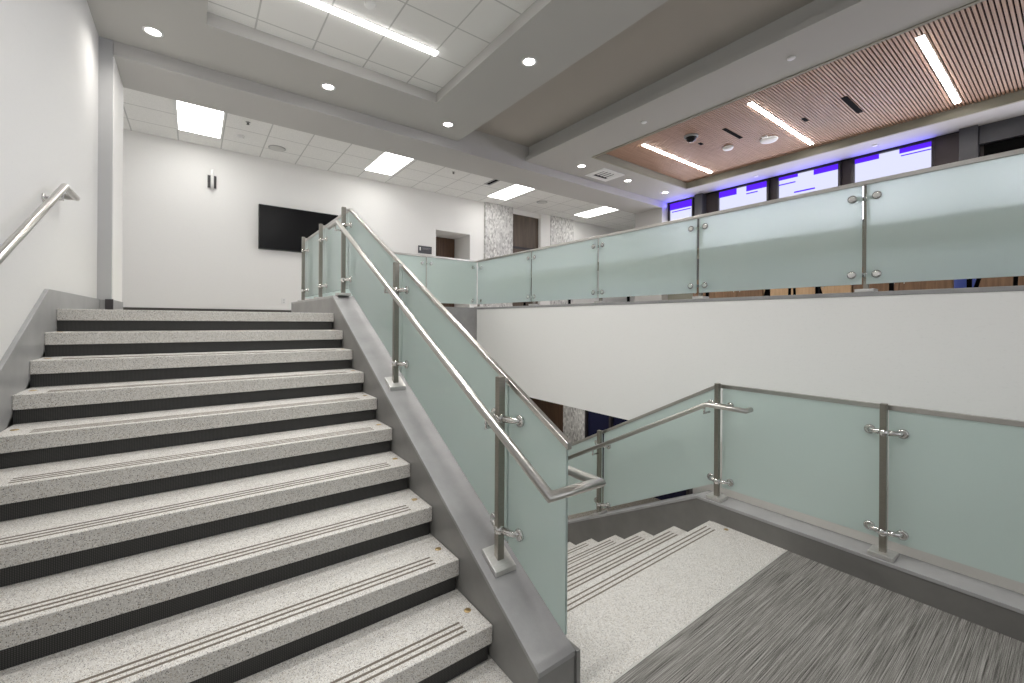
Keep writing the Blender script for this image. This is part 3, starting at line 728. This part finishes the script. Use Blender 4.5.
def chair(x, y, rot, label):
    """A shell chair on four splayed black legs."""
    t = thing('shell_chair', label, 'chair', (x, y, FLOOR_UP), 'grey shell chairs with black legs behind the glass')
    c, s = math.cos(rot), math.sin(rot)
    R = lambda px, py, pz: (x + px * c - py * s, y + px * s + py * c, FLOOR_UP + pz)
    for (a, b_) in ((.2, .19), (.2, -.19), (-.2, .19), (-.2, -.19)):
        link('leg', MB().tube([R(a * 1.15, b_ * 1.15, 0), R(a * .8, b_ * .8, .43)], .014, 10), M_BLACK, t, smooth=True)
    st_ = MB(); n = 8; vs = []; prof = [(.24, .455), (.1, .435), (-.1, .43), (-.19, .46), (-.23, .56), (-.25, .70), (-.27, .84)]
    rows = [(-.22, .025), (-.12, 0), (0, -.008), (.12, 0), (.22, .025)]
    for th in (0, -.012):
        for (px, pz) in prof:
            for (py, lift) in rows: vs.append(R(px + (th if pz > .5 else 0), py * (1 if pz < .8 else .8), pz + lift + (th if pz <= .5 else 0)))
    m = len(prof); k = len(rows); fs = []
    for i in range(m - 1):
        for j in range(k - 1):
            q = i * k + j; fs += [(q, q + 1, q + k + 1, q + k), (m * k + q, m * k + q + k, m * k + q + k + 1, m * k + q + 1)]
    for i in range(m - 1):
        for j in (0, k - 1):
            q = i * k + j; fs.append((q, q + k, m * k + q + k, m * k + q))
    for i in (0, m - 1):
        for j in range(k - 1):
            q = i * k + j; fs.append((q, q + 1, m * k + q + 1, m * k + q))
    st_.add(vs, fs); link('seat_shell', st_, M_SHELL, t, smooth=True)
chair(5.35, 1.95, -.5, 'grey shell chair behind glass before the maple cabinet')
chair(5.4, .30, 2.6, 'grey shell chair behind glass next to the blue stool')

# ------------------------------------------------------------------ lower floor seen under the white wall
struct('wall_lower', MB().box(6.7, 6.9, YB, 12.0, LOW, -1.17), M_WALLFAR)
struct('wall_lower.001', MB().box(1.0, 6.7, 9.62, 9.8, LOW, -1.0), M_WALLFAR)
struct('wall_lower.002', MB().box(1.12, 1.29, 6.83, 9.62, LOW, -.43), M_WALLFAR)
d3 = link('door_3', MB().box(6.64, 6.7, 6.93, 8.6, LOW, -1.17), M_WALNUT); d3['kind'] = 'structure'
struct('trim_12', MB().box(6.6, 6.7, 6.27, 6.92, LOW, -1.17), M_STONE)
w5 = link('window_5', MB().box(6.6, 6.7, 6.22, 6.26, LOW, -1.17).box(6.6, 6.7, 5.56, 5.62, LOW, -1.17).box(6.6, 6.7, 3.9, 3.96, LOW, -1.17), M_DARK); w5['kind'] = 'structure'
link('pane', MB().box(6.66, 6.69, 3.92, 6.25, LOW, -1.17), M_NAVY, w5)
struct('ceiling_lower', MB().box(1.3, 14.0, 6.84, 9.62, -1.2, -1.165), M_TILEF)

# ------------------------------------------------------------------ lamps behind the fittings
def area(name, loc, sx, sy, power, col=(1, .97, .93), spread=180):
    l = bpy.data.lights.new(name, 'AREA'); l.shape = 'RECTANGLE'; l.size = sx; l.size_y = sy; l.energy = power; l.color = col; l.spread = math.radians(spread)
    o = bpy.data.objects.new(name, l); C.objects.link(o); o.location = (loc[0], loc[1], loc[2] + E); return o
def spot(name, loc, power):
    l = bpy.data.lights.new(name, 'SPOT'); l.energy = power; l.spot_size = math.radians(150); l.spot_blend = 1.0; l.shadow_soft_size = .05; l.color = (1, .965, .91)
    o = bpy.data.objects.new(name, l); C.objects.link(o); o.location = (loc[0], loc[1], loc[2] + E - .02); return o
for yy in (4.44, 2.74, 1.04): area('tray_lamp', (.99, yy, 3.03), 2.4, .07, 14, (1, .985, .965), spread=115)  # the two nearer lamps sit at the added, unseen tray fixtures
for (p, lab) in DL: spot('downlight_lamp', (*p, SOF), 28)
for (a, b_, bands) in wins:
    o = area('window_glow', (XW - .02, (a + b_) / 2, 2.84), .08, b_ - a, 1.3, (.15, .14, 1.0)); o.rotation_euler = (0, math.radians(110), 0)
wd = bpy.data.worlds.new('World'); bpy.context.scene.world = wd; wd.use_nodes = True
wd.node_tree.nodes['Background'].inputs[0].default_value = (.9, .93, 1, 1); wd.node_tree.nodes['Background'].inputs[1].default_value = .3

# ------------------------------------------------------------------ camera and view
cam = bpy.data.cameras.new('camera'); co = bpy.data.objects.new('camera', cam); C.objects.link(co)
F, YAW, ROLL, CY = 427.317, 0.6412487, 0.0065897, 321.365
cam.sensor_width = 36; cam.sensor_fit = 'HORIZONTAL'; cam.lens = F / 1024 * 36
cam.shift_x = 0; cam.shift_y = -(341.5 - CY) / 1024
cam.clip_start = .02; cam.clip_end = 100
co.matrix_world = Matrix.Translation((0, 0, E)) @ Matrix.Rotation(-YAW, 4, 'Z') @ Matrix.Rotation(math.pi / 2, 4, 'X') @ Matrix.Rotation(ROLL, 4, 'Z')
sc = bpy.context.scene; sc.camera = co
vs = sc.view_settings; vs.view_transform = 'Standard'; vs.look = 'None'; vs.gamma = 1; vs.use_curve_mapping = False; vs.exposure = 1.05
sc.cycles.max_bounces = 10; sc.cycles.diffuse_bounces = 5; sc.cycles.glossy_bounces = 4; sc.cycles.transmission_bounces = 8
sc.cycles.sample_clamp_indirect = 6
